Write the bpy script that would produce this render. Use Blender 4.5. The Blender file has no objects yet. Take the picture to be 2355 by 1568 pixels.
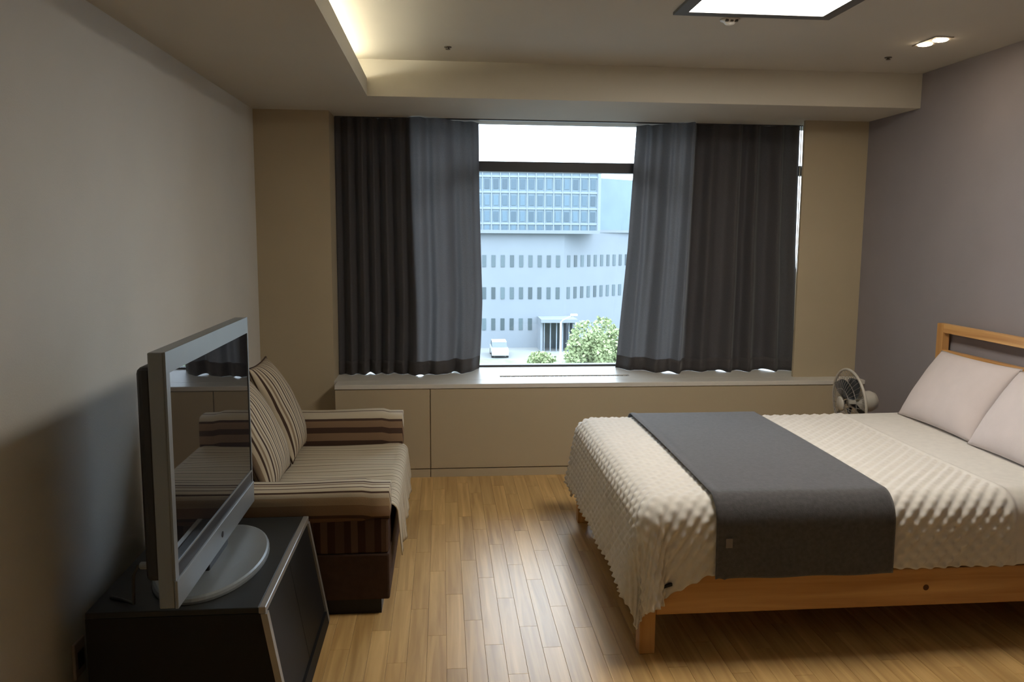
import bpy, bmesh, math, random
import numpy as np
from mathutils import Vector, Matrix

# ------------------------------------------------------------------ scene, camera, sky, exposure
sc = bpy.context.scene
COL = sc.collection
rng = random.Random(7)
PI = math.pi

CAM_H = 1.6076
PITCH, YAW, ROLL = 0.1237, 0.0921, 0.0072
FPX, CX, CY, W, H = 1843.37, 1187.68, 765.55, 2355.0, 1568.0
fwd = Vector((math.sin(YAW)*math.cos(PITCH), math.cos(YAW)*math.cos(PITCH), -math.sin(PITCH)))
rt = Vector((math.cos(YAW), -math.sin(YAW), 0))
up = rt.cross(fwd)
rt2 = rt*math.cos(ROLL) + up*math.sin(ROLL)
up2 = -rt*math.sin(ROLL) + up*math.cos(ROLL)
cam = bpy.data.cameras.new('camera')
cam.sensor_width = 36.0
cam.sensor_fit = 'HORIZONTAL'
cam.lens = 36.0*FPX/W
cam.shift_x = (W/2 - CX)/W
cam.shift_y = (CY - H/2)/W
cam.clip_start = 0.02
cam.clip_end = 600
cam_o = bpy.data.objects.new('camera', cam)
COL.objects.link(cam_o)
cam_o.matrix_world = Matrix(((rt2.x, up2.x, -fwd.x, 0), (rt2.y, up2.y, -fwd.y, 0),
                             (rt2.z, up2.z, -fwd.z, CAM_H), (0, 0, 0, 1)))
sc.camera = cam_o

sc.view_settings.view_transform = 'Standard'
sc.view_settings.look = 'None'
sc.view_settings.gamma = 1.0
sc.view_settings.exposure = 0.60
sc.view_settings.use_curve_mapping = False
sc.cycles.use_denoising = True
sc.cycles.max_bounces = 12
sc.cycles.diffuse_bounces = 8
sc.cycles.glossy_bounces = 4
sc.cycles.transparent_max_bounces = 12
sc.cycles.sample_clamp_indirect = 8.0

SKY = 3.6          # radiance of the overcast sky at the horizon
LAMP = 22.0          # ceiling panel
COVE = 26.0          # cove tube
SPOT = 40.0         # twin downlight bulbs

wd = bpy.data.worlds.new('overcast_sky')
sc.world = wd
wd.use_nodes = True
nt = wd.node_tree
nt.nodes.clear()
tc = nt.nodes.new('ShaderNodeTexCoord')
sep = nt.nodes.new('ShaderNodeSeparateXYZ')
nt.links.new(tc.outputs['Generated'], sep.inputs[0])
mz = nt.nodes.new('ShaderNodeMath'); mz.operation = 'MAXIMUM'; mz.inputs[1].default_value = 0.0
nt.links.new(sep.outputs['Z'], mz.inputs[0])
grad = nt.nodes.new('ShaderNodeMath'); grad.operation = 'MULTIPLY_ADD'      # overcast: 1 + 2 sin(elevation)
grad.inputs[1].default_value = 2.0; grad.inputs[2].default_value = 1.0
nt.links.new(mz.outputs[0], grad.inputs[0])
nz = nt.nodes.new('ShaderNodeTexNoise'); nz.inputs['Scale'].default_value = 5.0; nz.inputs['Detail'].default_value = 4
nt.links.new(tc.outputs['Generated'], nz.inputs['Vector'])
crp = nt.nodes.new('ShaderNodeValToRGB')
crp.color_ramp.elements[0].position = 0.35; crp.color_ramp.elements[0].color = (0.58, 0.70, 0.90, 1)
crp.color_ramp.elements[1].position = 0.62; crp.color_ramp.elements[1].color = (0.82, 0.90, 1.0, 1)
nt.links.new(nz.outputs['Fac'], crp.inputs[0])
mul = nt.nodes.new('ShaderNodeMath'); mul.operation = 'MULTIPLY'; mul.inputs[1].default_value = SKY
nt.links.new(grad.outputs[0], mul.inputs[0])
bg = nt.nodes.new('ShaderNodeBackground')
nt.links.new(crp.outputs[0], bg.inputs['Color'])
nt.links.new(mul.outputs[0], bg.inputs['Strength'])
wo = nt.nodes.new('ShaderNodeOutputWorld')
nt.links.new(bg.outputs[0], wo.inputs[0])

# ------------------------------------------------------------------ helpers
ORG = {}

def lin(r, g, b):
    f = lambda c: (c/255/12.92 if c/255 <= 0.04045 else ((c/255+0.055)/1.055)**2.4)
    return (f(r), f(g), f(b))

MATS = {}

def new_mat(name):
    m = bpy.data.materials.new(name)
    m.use_nodes = True
    b = m.node_tree.nodes['Principled BSDF']
    MATS[name] = m
    return m, m.node_tree, b

def mat(name, col, rough=0.6, spec=0.5, metal=0.0, var=0.06, scale=8.0, bump=0.0, bscale=60.0, coat=0.0, sheen=0.0, rnd=0.0, trans=0.0):
    """plain procedural material: base colour with soft noise variation, optional bump and per-object variation"""
    m, t, b = new_mat(name)
    N = t.nodes; L = t.links
    co = N.new('ShaderNodeTexCoord')
    no = N.new('ShaderNodeTexNoise'); no.inputs['Scale'].default_value = scale; no.inputs['Detail'].default_value = 3
    L.new(co.outputs['Object'], no.inputs['Vector'])
    rp = N.new('ShaderNodeMapRange'); rp.inputs['To Min'].default_value = 1-var; rp.inputs['To Max'].default_value = 1+var
    rp.inputs['From Min'].default_value = 0.3; rp.inputs['From Max'].default_value = 0.7
    L.new(no.outputs['Fac'], rp.inputs['Value'])
    vm = N.new('ShaderNodeVectorMath'); vm.operation = 'SCALE'
    vm.inputs[0].default_value = col
    L.new(rp.outputs[0], vm.inputs['Scale'])
    out = vm.outputs[0]
    if rnd:
        oi = N.new('ShaderNodeObjectInfo')
        r2 = N.new('ShaderNodeMapRange'); r2.inputs['To Min'].default_value = 1-rnd; r2.inputs['To Max'].default_value = 1+rnd
        L.new(oi.outputs['Random'], r2.inputs['Value'])
        v2 = N.new('ShaderNodeVectorMath'); v2.operation = 'SCALE'
        L.new(out, v2.inputs[0]); L.new(r2.outputs[0], v2.inputs['Scale'])
        out = v2.outputs[0]
    L.new(out, b.inputs['Base Color'])
    b.inputs['Roughness'].default_value = rough
    b.inputs['Specular IOR Level'].default_value = spec
    b.inputs['Metallic'].default_value = metal
    b.inputs['Coat Weight'].default_value = coat
    b.inputs['Coat Roughness'].default_value = 0.12
    b.inputs['Sheen Weight'].default_value = sheen
    if trans:
        b.inputs['Transmission Weight'].default_value = trans
    if bump:
        n2 = N.new('ShaderNodeTexNoise'); n2.inputs['Scale'].default_value = bscale; n2.inputs['Detail'].default_value = 2
        L.new(co.outputs['Object'], n2.inputs['Vector'])
        bp = N.new('ShaderNodeBump'); bp.inputs['Strength'].default_value = bump; bp.inputs['Distance'].default_value = 0.004
        L.new(n2.outputs['Fac'], bp.inputs['Height']); L.new(bp.outputs[0], b.inputs['Normal'])
    return m

def emit(name, col, strength):
    m, t, b = new_mat(name)
    b.inputs['Base Color'].default_value = (0.8, 0.8, 0.8, 1)
    b.inputs['Emission Color'].default_value = (*col, 1)
    b.inputs['Emission Strength'].default_value = strength
    return m

def stripes(name, vec, period, stops, rough=0.85, bump=0.25):
    """woven stripes: position along vec (object space) wrapped into period, looked up in a constant ramp"""
    m, t, b = new_mat(name)
    N = t.nodes; L = t.links
    co = N.new('ShaderNodeTexCoord')
    nz = N.new('ShaderNodeTexNoise'); nz.inputs['Scale'].default_value = 9
    L.new(co.outputs['Object'], nz.inputs['Vector'])
    d = N.new('ShaderNodeVectorMath'); d.operation = 'DOT_PRODUCT'; d.inputs[1].default_value = vec
    L.new(co.outputs['Object'], d.inputs[0])
    w = N.new('ShaderNodeMath'); w.operation = 'MULTIPLY_ADD'; w.inputs[1].default_value = 0.004; w.inputs[2].default_value = 0
    L.new(nz.outputs['Fac'], w.inputs[0])
    a = N.new('ShaderNodeMath'); a.operation = 'ADD'
    L.new(d.outputs['Value'], a.inputs[0]); L.new(w.outputs[0], a.inputs[1])
    dv = N.new('ShaderNodeMath'); dv.operation = 'DIVIDE'; dv.inputs[1].default_value = period
    L.new(a.outputs[0], dv.inputs[0])
    fr = N.new('ShaderNodeMath'); fr.operation = 'FRACT'
    L.new(dv.outputs[0], fr.inputs[0])
    cr = N.new('ShaderNodeValToRGB'); cr.color_ramp.interpolation = 'CONSTANT'
    e = cr.color_ramp.elements
    e[0].position = stops[0][0]; e[0].color = (*stops[0][1], 1)
    e[1].position = stops[1][0]; e[1].color = (*stops[1][1], 1)
    for p, c in stops[2:]:
        n = e.new(p); n.color = (*c, 1)
    L.new(fr.outputs[0], cr.inputs[0])
    L.new(cr.outputs[0], b.inputs['Base Color'])
    b.inputs['Roughness'].default_value = rough
    b.inputs['Specular IOR Level'].default_value = 0.2
    n2 = N.new('ShaderNodeTexNoise'); n2.inputs['Scale'].default_value = 220
    L.new(co.outputs['Object'], n2.inputs['Vector'])
    bp = N.new('ShaderNodeBump'); bp.inputs['Strength'].default_value = bump; bp.inputs['Distance'].default_value = 0.003
    L.new(n2.outputs['Fac'], bp.inputs['Height']); L.new(bp.outputs[0], b.inputs['Normal'])
    return m

def wood(name, c1, c2, axis, rough=0.4, coat=0.2, rnd=0.12, grain=26.0, knots=False):
    """grain stretched along axis (0 x, 1 y, 2 z)"""
    m, t, b = new_mat(name)
    N = t.nodes; L = t.links
    co = N.new('ShaderNodeTexCoord')
    oi = N.new('ShaderNodeObjectInfo')
    mp = N.new('ShaderNodeMapping')
    s = [grain]*3; s[axis] = 1.3
    mp.inputs['Scale'].default_value = s
    ad = N.new('ShaderNodeVectorMath'); ad.operation = 'ADD'
    cb = N.new('ShaderNodeCombineXYZ')
    ml = N.new('ShaderNodeMath'); ml.operation = 'MULTIPLY'; ml.inputs[1].default_value = 37.0
    L.new(oi.outputs['Random'], ml.inputs[0]); L.new(ml.outputs[0], cb.inputs[axis])
    L.new(co.outputs['Object'], ad.inputs[0]); L.new(cb.outputs[0], ad.inputs[1])
    L.new(ad.outputs[0], mp.inputs['Vector'])
    no = N.new('ShaderNodeTexNoise'); no.inputs['Scale'].default_value = 1.0; no.inputs['Detail'].default_value = 5
    no.inputs['Distortion'].default_value = 0.6
    L.new(mp.outputs[0], no.inputs['Vector'])
    cr = N.new('ShaderNodeValToRGB')
    cr.color_ramp.elements[0].position = 0.3; cr.color_ramp.elements[0].color = (*c1, 1)
    cr.color_ramp.elements[1].position = 0.72; cr.color_ramp.elements[1].color = (*c2, 1)
    L.new(no.outputs['Fac'], cr.inputs[0])
    r2 = N.new('ShaderNodeMapRange'); r2.inputs['To Min'].default_value = 1-rnd; r2.inputs['To Max'].default_value = 1+rnd
    L.new(oi.outputs['Random'], r2.inputs['Value'])
    v2 = N.new('ShaderNodeVectorMath'); v2.operation = 'SCALE'
    L.new(cr.outputs[0], v2.inputs[0]); L.new(r2.outputs[0], v2.inputs['Scale'])
    out = v2.outputs[0]
    L.new(out, b.inputs['Base Color'])
    b.inputs['Roughness'].default_value = rough
    b.inputs['Coat Weight'].default_value = coat
    b.inputs['Coat Roughness'].default_value = 0.2
    b.inputs['Specular IOR Level'].default_value = 0.42
    return m

def link(o, parent=None, org=None):
    COL.objects.link(o)
    if parent is not None:
        o.parent = parent
        ORG[o.name] = ORG[parent.name]
    else:
        ORG[o.name] = Vector(org) if org is not None else Vector((0, 0, 0))
        o.location = ORG[o.name]
    return o

def tag(o, label=None, cat=None, group=None, kind=None):
    if label: o['label'] = label
    if cat: o['category'] = cat
    if group: o['group'] = group
    if kind: o['kind'] = kind
    return o

def thing(name, label, cat, loc, group=None):
    o = bpy.data.objects.new(name, None)
    o.empty_display_size = 0.1
    link(o, None, loc)
    return tag(o, label, cat, group)

def mesh(name, V, F, m, parent=None, org=None, smooth=False):
    """world-space vertices; the object's origin is its thing's origin"""
    me = bpy.data.meshes.new(name)
    o = bpy.data.objects.new(name, me)
    link(o, parent, org)
    og = ORG[o.name]
    me.from_pydata([(v[0]-og.x, v[1]-og.y, v[2]-og.z) for v in V], [], [tuple(f) for f in F])
    me.update()
    if m is not None: me.materials.append(m)
    if smooth: me.polygons.foreach_set('use_smooth', [True]*len(me.polygons))
    return o

def bm_obj(name, bm, m, parent=None, org=None, smooth=False):
    bmesh.ops.recalc_face_normals(bm, faces=bm.faces)
    bm.verts.ensure_lookup_table()
    V = [v.co.copy() for v in bm.verts]
    bm.verts.index_update()
    F = [[v.index for v in f.verts] for f in bm.faces]
    bm.free()
    return mesh(name, V, F, m, parent, org, smooth)

def add_box(bm, x0, x1, y0, y1, z0, z1, bev=0.0, seg=2):
    c = [(x0, y0, z0), (x1, y0, z0), (x1, y1, z0), (x0, y1, z0), (x0, y0, z1), (x1, y0, z1), (x1, y1, z1), (x0, y1, z1)]
    v = [bm.verts.new(p) for p in c]
    fs = [bm.faces.new([v[i] for i in f]) for f in ((0, 3, 2, 1), (4, 5, 6, 7), (0, 1, 5, 4), (1, 2, 6, 5), (2, 3, 7, 6), (3, 0, 4, 7))]
    if bev:
        ed = list({e for f in fs for e in f.edges})
        bmesh.ops.bevel(bm, geom=ed, offset=bev, segments=seg, profile=0.5, affect='EDGES')

def box(name, x0, x1, y0, y1, z0, z1, m, parent=None, bev=0.0, seg=2, org=None, smooth=False):
    bm = bmesh.new()
    add_box(bm, x0, x1, y0, y1, z0, z1, bev, seg)
    if parent is None and org is None: org = ((x0+x1)/2, (y0+y1)/2, z0)
    return bm_obj(name, bm, m, parent, org, smooth)

def add_prism(bm, pts, axis, a, b):
    """polygon pts (2D) extruded along axis from a to b"""
    def P(p, t):
        return {0: (t, p[0], p[1]), 1: (p[0], t, p[1]), 2: (p[0], p[1], t)}[axis]
    A = [bm.verts.new(P(p, a)) for p in pts]; B = [bm.verts.new(P(p, b)) for p in pts]
    n = len(pts)
    bm.faces.new(A); bm.faces.new(B[::-1])
    for i in range(n):
        bm.faces.new([A[i], B[i], B[(i+1) % n], A[(i+1) % n]])

def prism(name, pts, axis, a, b, m, parent=None, org=None, smooth=False):
    bm = bmesh.new(); add_prism(bm, pts, axis, a, b)
    return bm_obj(name, bm, m, parent, org, smooth)

def frame_of(d):
    d = Vector(d).normalized()
    a = Vector((0, 0, 1)) if abs(d.z) < 0.9 else Vector((1, 0, 0))
    u = d.cross(a).normalized(); v = d.cross(u)
    return d, u, v

def add_tube(bm, pts, r, n=8, closed=False):
    pts = [Vector(p) for p in pts]
    rings = []
    k = len(pts)
    rr = r if isinstance(r, (list, tuple)) else [r]*k
    pu = None
    for i, p in enumerate(pts):
        if closed: d = pts[(i+1) % k] - pts[i-1]
        else: d = pts[min(i+1, k-1)] - pts[max(i-1, 0)]
        d, u, v = frame_of(d)
        if pu is not None:
            u = (pu - d*pu.dot(d)).normalized(); v = d.cross(u)
        pu = u
        rings.append([bm.verts.new(p + (u*math.cos(2*PI*j/n) + v*math.sin(2*PI*j/n))*rr[i]) for j in range(n)])
    for i in range(k if closed else k-1):
        A, B = rings[i], rings[(i+1) % k]
        for j in range(n):
            bm.faces.new([A[j], A[(j+1) % n], B[(j+1) % n], B[j]])
    if not closed:
        bm.faces.new(rings[0][::-1]); bm.faces.new(rings[-1])

def add_lathe(bm, c, axis, prof, n=32):
    """profile of (along, radius) revolved about axis through c"""
    c = Vector(c); d, u, v = frame_of(axis)
    rings = []
    for a, r in prof:
        if r <= 1e-6:
            rings.append([bm.verts.new(c + d*a)])
        else:
            rings.append([bm.verts.new(c + d*a + (u*math.cos(2*PI*j/n) + v*math.sin(2*PI*j/n))*r) for j in range(n)])
    for A, B in zip(rings, rings[1:]):
        if len(A) == 1 and len(B) == 1: continue
        if len(A) == 1:
            for j in range(n): bm.faces.new([A[0], B[j], B[(j+1) % n]])
        elif len(B) == 1:
            for j in range(n): bm.faces.new([A[j], A[(j+1) % n], B[0]])
        else:
            for j in range(n): bm.faces.new([A[j], A[(j+1) % n], B[(j+1) % n], B[j]])
    if len(rings[0]) > 1: bm.faces.new(rings[0][::-1])
    if len(rings[-1]) > 1: bm.faces.new(rings[-1])

def grid_obj(name, P, m, parent=None, org=None, thick=0.0, smooth=True, wrap=False):
    """P: (nu, nv, 3) array; optional thickness (towards -normal) gives a closed shell"""
    nu, nv = P.shape[:2]
    V = P.reshape(-1, 3)
    F = []
    idx = lambda i, j: i*nv + j
    for i in range(nu-1):
        for j in range(nv-1):
            F.append((idx(i, j), idx(i+1, j), idx(i+1, j+1), idx(i, j+1)))
    if thick:
        N = normals(P)
        V2 = (P - N*thick).reshape(-1, 3)
        o = len(V)
        F2 = [(f[3]+o, f[2]+o, f[1]+o, f[0]+o) for f in F]
        S = []
        for i in range(nu-1):
            S.append((idx(i+1, 0), idx(i, 0), idx(i, 0)+o, idx(i+1, 0)+o))
            S.append((idx(i, nv-1), idx(i+1, nv-1), idx(i+1, nv-1)+o, idx(i, nv-1)+o))
        for j in range(nv-1):
            S.append((idx(0, j), idx(0, j+1), idx(0, j+1)+o, idx(0, j)+o))
            S.append((idx(nu-1, j+1), idx(nu-1, j), idx(nu-1, j)+o, idx(nu-1, j+1)+o))
        V = np.vstack([V, V2]); F = F + F2 + S
    return mesh(name, V.tolist(), F, m, parent, org, smooth)

def normals(P):
    du = np.gradient(P, axis=0); dv = np.gradient(P, axis=1)
    n = np.cross(du, dv)
    return n/np.maximum(np.linalg.norm(n, axis=2, keepdims=True), 1e-9)

# ------------------------------------------------------------------ room dimensions (metres)
XL, XR = -1.1915, 2.8825      # left and right wall
YW = 5.324                    # face of the pillars beside the window
YB = -1.3                     # wall behind the viewer
YG = 5.85                     # window frame
ZS, ZC = 2.375, 2.578         # lowered and raised ceiling
YBM = 4.738                   # front of the beam before the window
XC = -0.4225                  # lip of the cove
YCAB, ZSILL = 5.18, 0.626
PX0, PX1 = -0.72, 2.435       # pillar edges
WX0, WX1 = -0.72, 2.76        # window recess behind the pillar panels

# ------------------------------------------------------------------ materials of the room
m_wall = mat('wallpaper_pale_grey', (0.60, 0.595, 0.565), 0.8, 0.25, var=0.02, scale=3, bump=0.12, bscale=180)
m_wallb = mat('wall_beige_panel', (0.46, 0.385, 0.265), 0.65, 0.3, var=0.025, scale=2.5, bump=0.05, bscale=120)
m_right = mat('wallpaper_mauve_grey', (0.27, 0.245, 0.262), 0.85, 0.2, var=0.03, scale=4, bump=0.12, bscale=200)
m_ceil = mat('ceiling_paint', (0.52, 0.488, 0.42), 0.85, 0.2, var=0.02, scale=2)
m_sill = mat('sill_white_laminate', (0.66, 0.63, 0.57), 0.35, 0.5, var=0.02, scale=4)
m_cab = mat('cabinet_beige_laminate', (0.46, 0.385, 0.265), 0.5, 0.4, var=0.025, scale=2)
m_alu = mat('window_frame_dark', (0.055, 0.055, 0.06), 0.45, 0.5, var=0.05)
m_plank = wood('bamboo_plank', lin(170, 134, 82), lin(212, 176, 118), 1, rough=0.36, coat=0.14, rnd=0.10, grain=30)
m_sub = mat('subfloor_joint', (0.24, 0.15, 0.07), 0.8, 0.2)

def glass_mat():
    m = bpy.data.materials.new('window_glass'); m.use_nodes = True
    t = m.node_tree; t.nodes.clear()
    o = t.nodes.new('ShaderNodeOutputMaterial'); mx = t.nodes.new('ShaderNodeMixShader')
    tr = t.nodes.new('ShaderNodeBsdfTransparent'); tr.inputs[0].default_value = (0.93, 0.96, 0.96, 1)
    gl = t.nodes.new('ShaderNodeBsdfGlossy'); gl.inputs['Roughness'].default_value = 0.02
    fr = t.nodes.new('ShaderNodeFresnel'); fr.inputs[0].default_value = 1.45
    t.links.new(fr.outputs[0], mx.inputs[0]); t.links.new(tr.outputs[0], mx.inputs[1]); t.links.new(gl.outputs[0], mx.inputs[2])
    t.links.new(mx.outputs[0], o.inputs[0])
    return m
m_glass = glass_mat()

# ------------------------------------------------------------------ floor
PW, PL = 0.075, 0.62
fl = box('floor', XL-0.1, XR+0.1, YB-0.1, YW+0.6, -0.12, -0.012, m_sub)
tag(fl, kind='structure')
pm = bpy.data.meshes.new('plank')
def plank_geo(w, l, e=0.0007, h=0.012):
    hw, hl = w/2-0.0003, l/2-0.0003
    V = [(-hw, -hl, 0), (hw, -hl, 0), (hw, hl, 0), (-hw, hl, 0),
         (-hw, -hl, h-e), (hw, -hl, h-e), (hw, hl, h-e), (-hw, hl, h-e),
         (-hw+e, -hl+e, h), (hw-e, -hl+e, h), (hw-e, hl-e, h), (-hw+e, hl-e, h)]
    F = [(0, 1, 5, 4), (1, 2, 6, 5), (2, 3, 7, 6), (3, 0, 4, 7), (4, 5, 9, 8), (5, 6, 10, 9), (6, 7, 11, 10), (7, 4, 8, 11), (8, 9, 10, 11)]
    return V, F
Vp, Fp = plank_geo(PW, PL)
pm.from_pydata(Vp, [], Fp); pm.update(); pm.materials.append(m_plank)
flo = ORG[fl.name]
rest_V, rest_F = [], []
ncol = int(math.ceil((XR-XL)/PW))
cnt = 0
for c in range(ncol):
    cx = XL + (c+0.5)*PW
    off = ((c*0.37) % 1.0)*PL + rng.uniform(-0.03, 0.03)
    y = 2.15 - off
    k = 0
    while y < YW:
        yc = y + PL/2
        shown = -0.66 < cx < 2.45 and yc > 2.05 and yc < YCAB+0.2
        if shown and cnt < 298:
            o = bpy.data.objects.new('plank', pm); COL.objects.link(o); o.parent = fl
            o.location = (cx-flo.x, yc-flo.y, -0.012-flo.z)
            cnt += 1
        else:
            b0 = len(rest_V)
            rest_V += [(v[0]+cx, v[1]+yc, v[2]-0.012) for v in Vp]; rest_F += [tuple(i+b0 for i in f) for f in Fp]
        y += PL
    y = 2.15 - off - PL
    while y > YB-PL:
        b0 = len(rest_V); yc = y+PL/2
        rest_V += [(v[0]+cx, v[1]+yc, v[2]-0.012) for v in Vp]; rest_F += [tuple(i+b0 for i in f) for f in Fp]
        y -= PL
rest = mesh('planks', rest_V, rest_F, m_plank, fl)
tag(rest, kind='stuff')

# ------------------------------------------------------------------ walls
tag(box('wall_left', XL-0.12, XL, YB-0.1, YW+0.62, -0.12, ZC+0.25, m_wall), kind='structure')
tag(box('wall_right', XR, XR+0.12, YB-0.1, YW+0.62, -0.12, ZC+0.25, m_right), kind='structure')
tag(box('wall_back', XL-0.1, XR+0.1, YB-0.12, YB, -0.12, ZC+0.25, m_wallb), kind='structure')
bm = bmesh.new()
add_box(bm, XL, WX0, YW, YW+0.62, -0.012, ZC+0.2)
add_box(bm, PX1, WX1, YW, YW+0.025, -0.012, ZC+0.2)
add_box(bm, WX1, XR, YW, YW+0.62, -0.012, ZC+0.2)
add_box(bm, WX0, WX1, YW+0.025, YW+0.62, -0.012, ZSILL-0.03)
add_box(bm, PX0, PX1, YW, YW+0.025, -0.012, ZSILL-0.03)
add_box(bm, WX0, WX1, YG-0.03, YW+0.62, ZS+0.03, ZC+0.2)
tag(bm_obj('wall_window', bm, m_wallb, org=(0.85, YW, 0)), kind='structure')

# ceiling: raised slab, lowered soffit along the left wall with a cove, beam before the window
ce = tag(box('ceiling', XL, XR, YB, YW+0.6, ZC, ZC+0.15, m_ceil), kind='structure')
box('soffit', XL, XC-0.02, YB, YBM, ZS, ZS+0.03, m_ceil, ce)
box('cove_lip', XC-0.02, XC, YB, YBM, ZS, ZS+0.097, m_ceil, ce)
box('cove_back', XL, XC-0.24, YB, YBM, ZS+0.03, ZC, m_ceil, ce)
box('beam', XL, XR, YBM, YG-0.03, ZS, ZC, m_ceil, ce)

# ------------------------------------------------------------------ window
wn = thing('window_1', None, None, ((WX0+WX1)/2, YG, ZSILL))
wn['kind'] = 'structure'
fy0, fy1 = YG, YG+0.07
box('frame', WX0, WX1, fy0, fy1, ZSILL-0.02, ZSILL+0.012, m_alu, wn)
box('frame', WX0, WX1, fy0, fy1, ZS-0.03+0.04, ZS+0.05, m_alu, wn)
box('frame', WX0, WX0+0.012, fy0, fy1, ZSILL, ZS+0.04, m_alu, wn)
box('frame', WX1-0.012, WX1, fy0, fy1, ZSILL, ZS+0.04, m_alu, wn)
box('transom', WX0+0.012, WX1-0.012, fy0-0.02, fy1, 2.046, 2.118, m_alu, wn, bev=0.004)
vx = [WX0+0.012, 0.10, 1.60, WX1-0.012]
for x in vx[1:3]:
    box('mullion', x-0.03, x+0.03, fy0, fy1, ZSILL+0.012, ZS+0.02, m_alu, wn)
for a, b_ in zip(vx, vx[1:]):
    for z0, z1 in ((ZSILL+0.01, 2.05), (2.11, ZS+0.02)):
        box('pane', a, b_, YG+0.03, YG+0.036, z0, z1, m_glass, wn)

# ------------------------------------------------------------------ low cabinet under the window
cab = thing('window_cabinet', 'long low beige cabinet of flat panels built in under the window', 'cabinet', (1.09, YCAB, 0))
CX0 = -0.70
box('body', CX0, XR, YCAB+0.02, YW, 0.0, ZSILL-0.03, m_cab, cab)
seams = [CX0, -0.085, XR]
for a, b_ in zip(seams, seams[1:]):
    box('panel', a+0.0025, b_-0.0025, YCAB, YCAB+0.02, 0.06, ZSILL-0.033, m_cab, cab, bev=0.002, seg=1)
    box('plinth', a+0.0025, b_-0.0025, YCAB+0.004, YCAB+0.02, 0.0, 0.054, m_cab, cab)

sill = thing('window_sill', 'white window sill board with a long vent slot, curtains hanging over it', 'window sill', (1.0, YCAB, ZSILL))
SX0, SX1, SY0, SY1 = 0.39, 1.30, 5.42, 5.470
bm = bmesh.new()
add_box(bm, CX0, XR, YCAB-0.006, YW-0.001, ZSILL-0.03, ZSILL, 0.003, 1)
add_box(bm, PX0, PX1, YW-0.001, YW+0.027, ZSILL-0.03, ZSILL)
add_box(bm, WX0, WX1, YW+0.027, SY0, ZSILL-0.03, ZSILL)
add_box(bm, WX0, SX0, SY0, SY1, ZSILL-0.03, ZSILL)
add_box(bm, SX1, WX1, SY0, SY1, ZSILL-0.03, ZSILL)
add_box(bm, WX0, WX1, SY1, YG, ZSILL-0.03, ZSILL)
bm_obj('board', bm, m_sill, sill)
box('vent_duct', SX0, SX1, SY0, SY1, ZSILL-0.03, ZSILL-0.024, m_alu, sill)
nf = 30
for i in range(nf):
    x = SX0 + (i+0.5)*(SX1-SX0)/nf
    box('vent_fin', x-0.0025, x+0.0025, SY0, SY1, ZSILL-0.024, ZSILL-0.004, m_alu, sill)

# ------------------------------------------------------------------ curtains
def curtain_mat():
    m, t, b = new_mat('curtain_charcoal')
    N = t.nodes; L = t.links
    co = N.new('ShaderNodeTexCoord')
    no = N.new('ShaderNodeTexNoise'); no.inputs['Scale'].default_value = 260; no.inputs['Detail'].default_value = 2
    L.new(co.outputs['Object'], no.inputs['Vector'])
    cr = N.new('ShaderNodeValToRGB')
    cr.color_ramp.elements[0].position = 0.35; cr.color_ramp.elements[0].color = (0.085, 0.078, 0.080, 1)
    cr.color_ramp.elements[1].position = 0.65; cr.color_ramp.elements[1].color = (0.125, 0.115, 0.118, 1)
    L.new(no.outputs['Fac'], cr.inputs[0])
    L.new(cr.outputs[0], b.inputs['Base Color'])
    b.inputs['Roughness'].default_value = 0.7
    b.inputs['Sheen Weight'].default_value = 0.25
    b.inputs['Sheen Roughness'].default_value = 0.4
    tr = N.new('ShaderNodeBsdfTranslucent'); tr.inputs[0].default_value = (0.135, 0.130, 0.130, 1)
    mx = N.new('ShaderNodeMixShader'); mx.inputs[0].default_value = 0.34
    out = N['Material Output']
    L.new(b.outputs[0], mx.inputs[1]); L.new(tr.outputs[0], mx.inputs[2]); L.new(mx.outputs[0], out.inputs[0])
    return m
m_curt = curtain_mat()

def interp(z, zs, xs):
    return np.interp(z, zs, xs)

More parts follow.
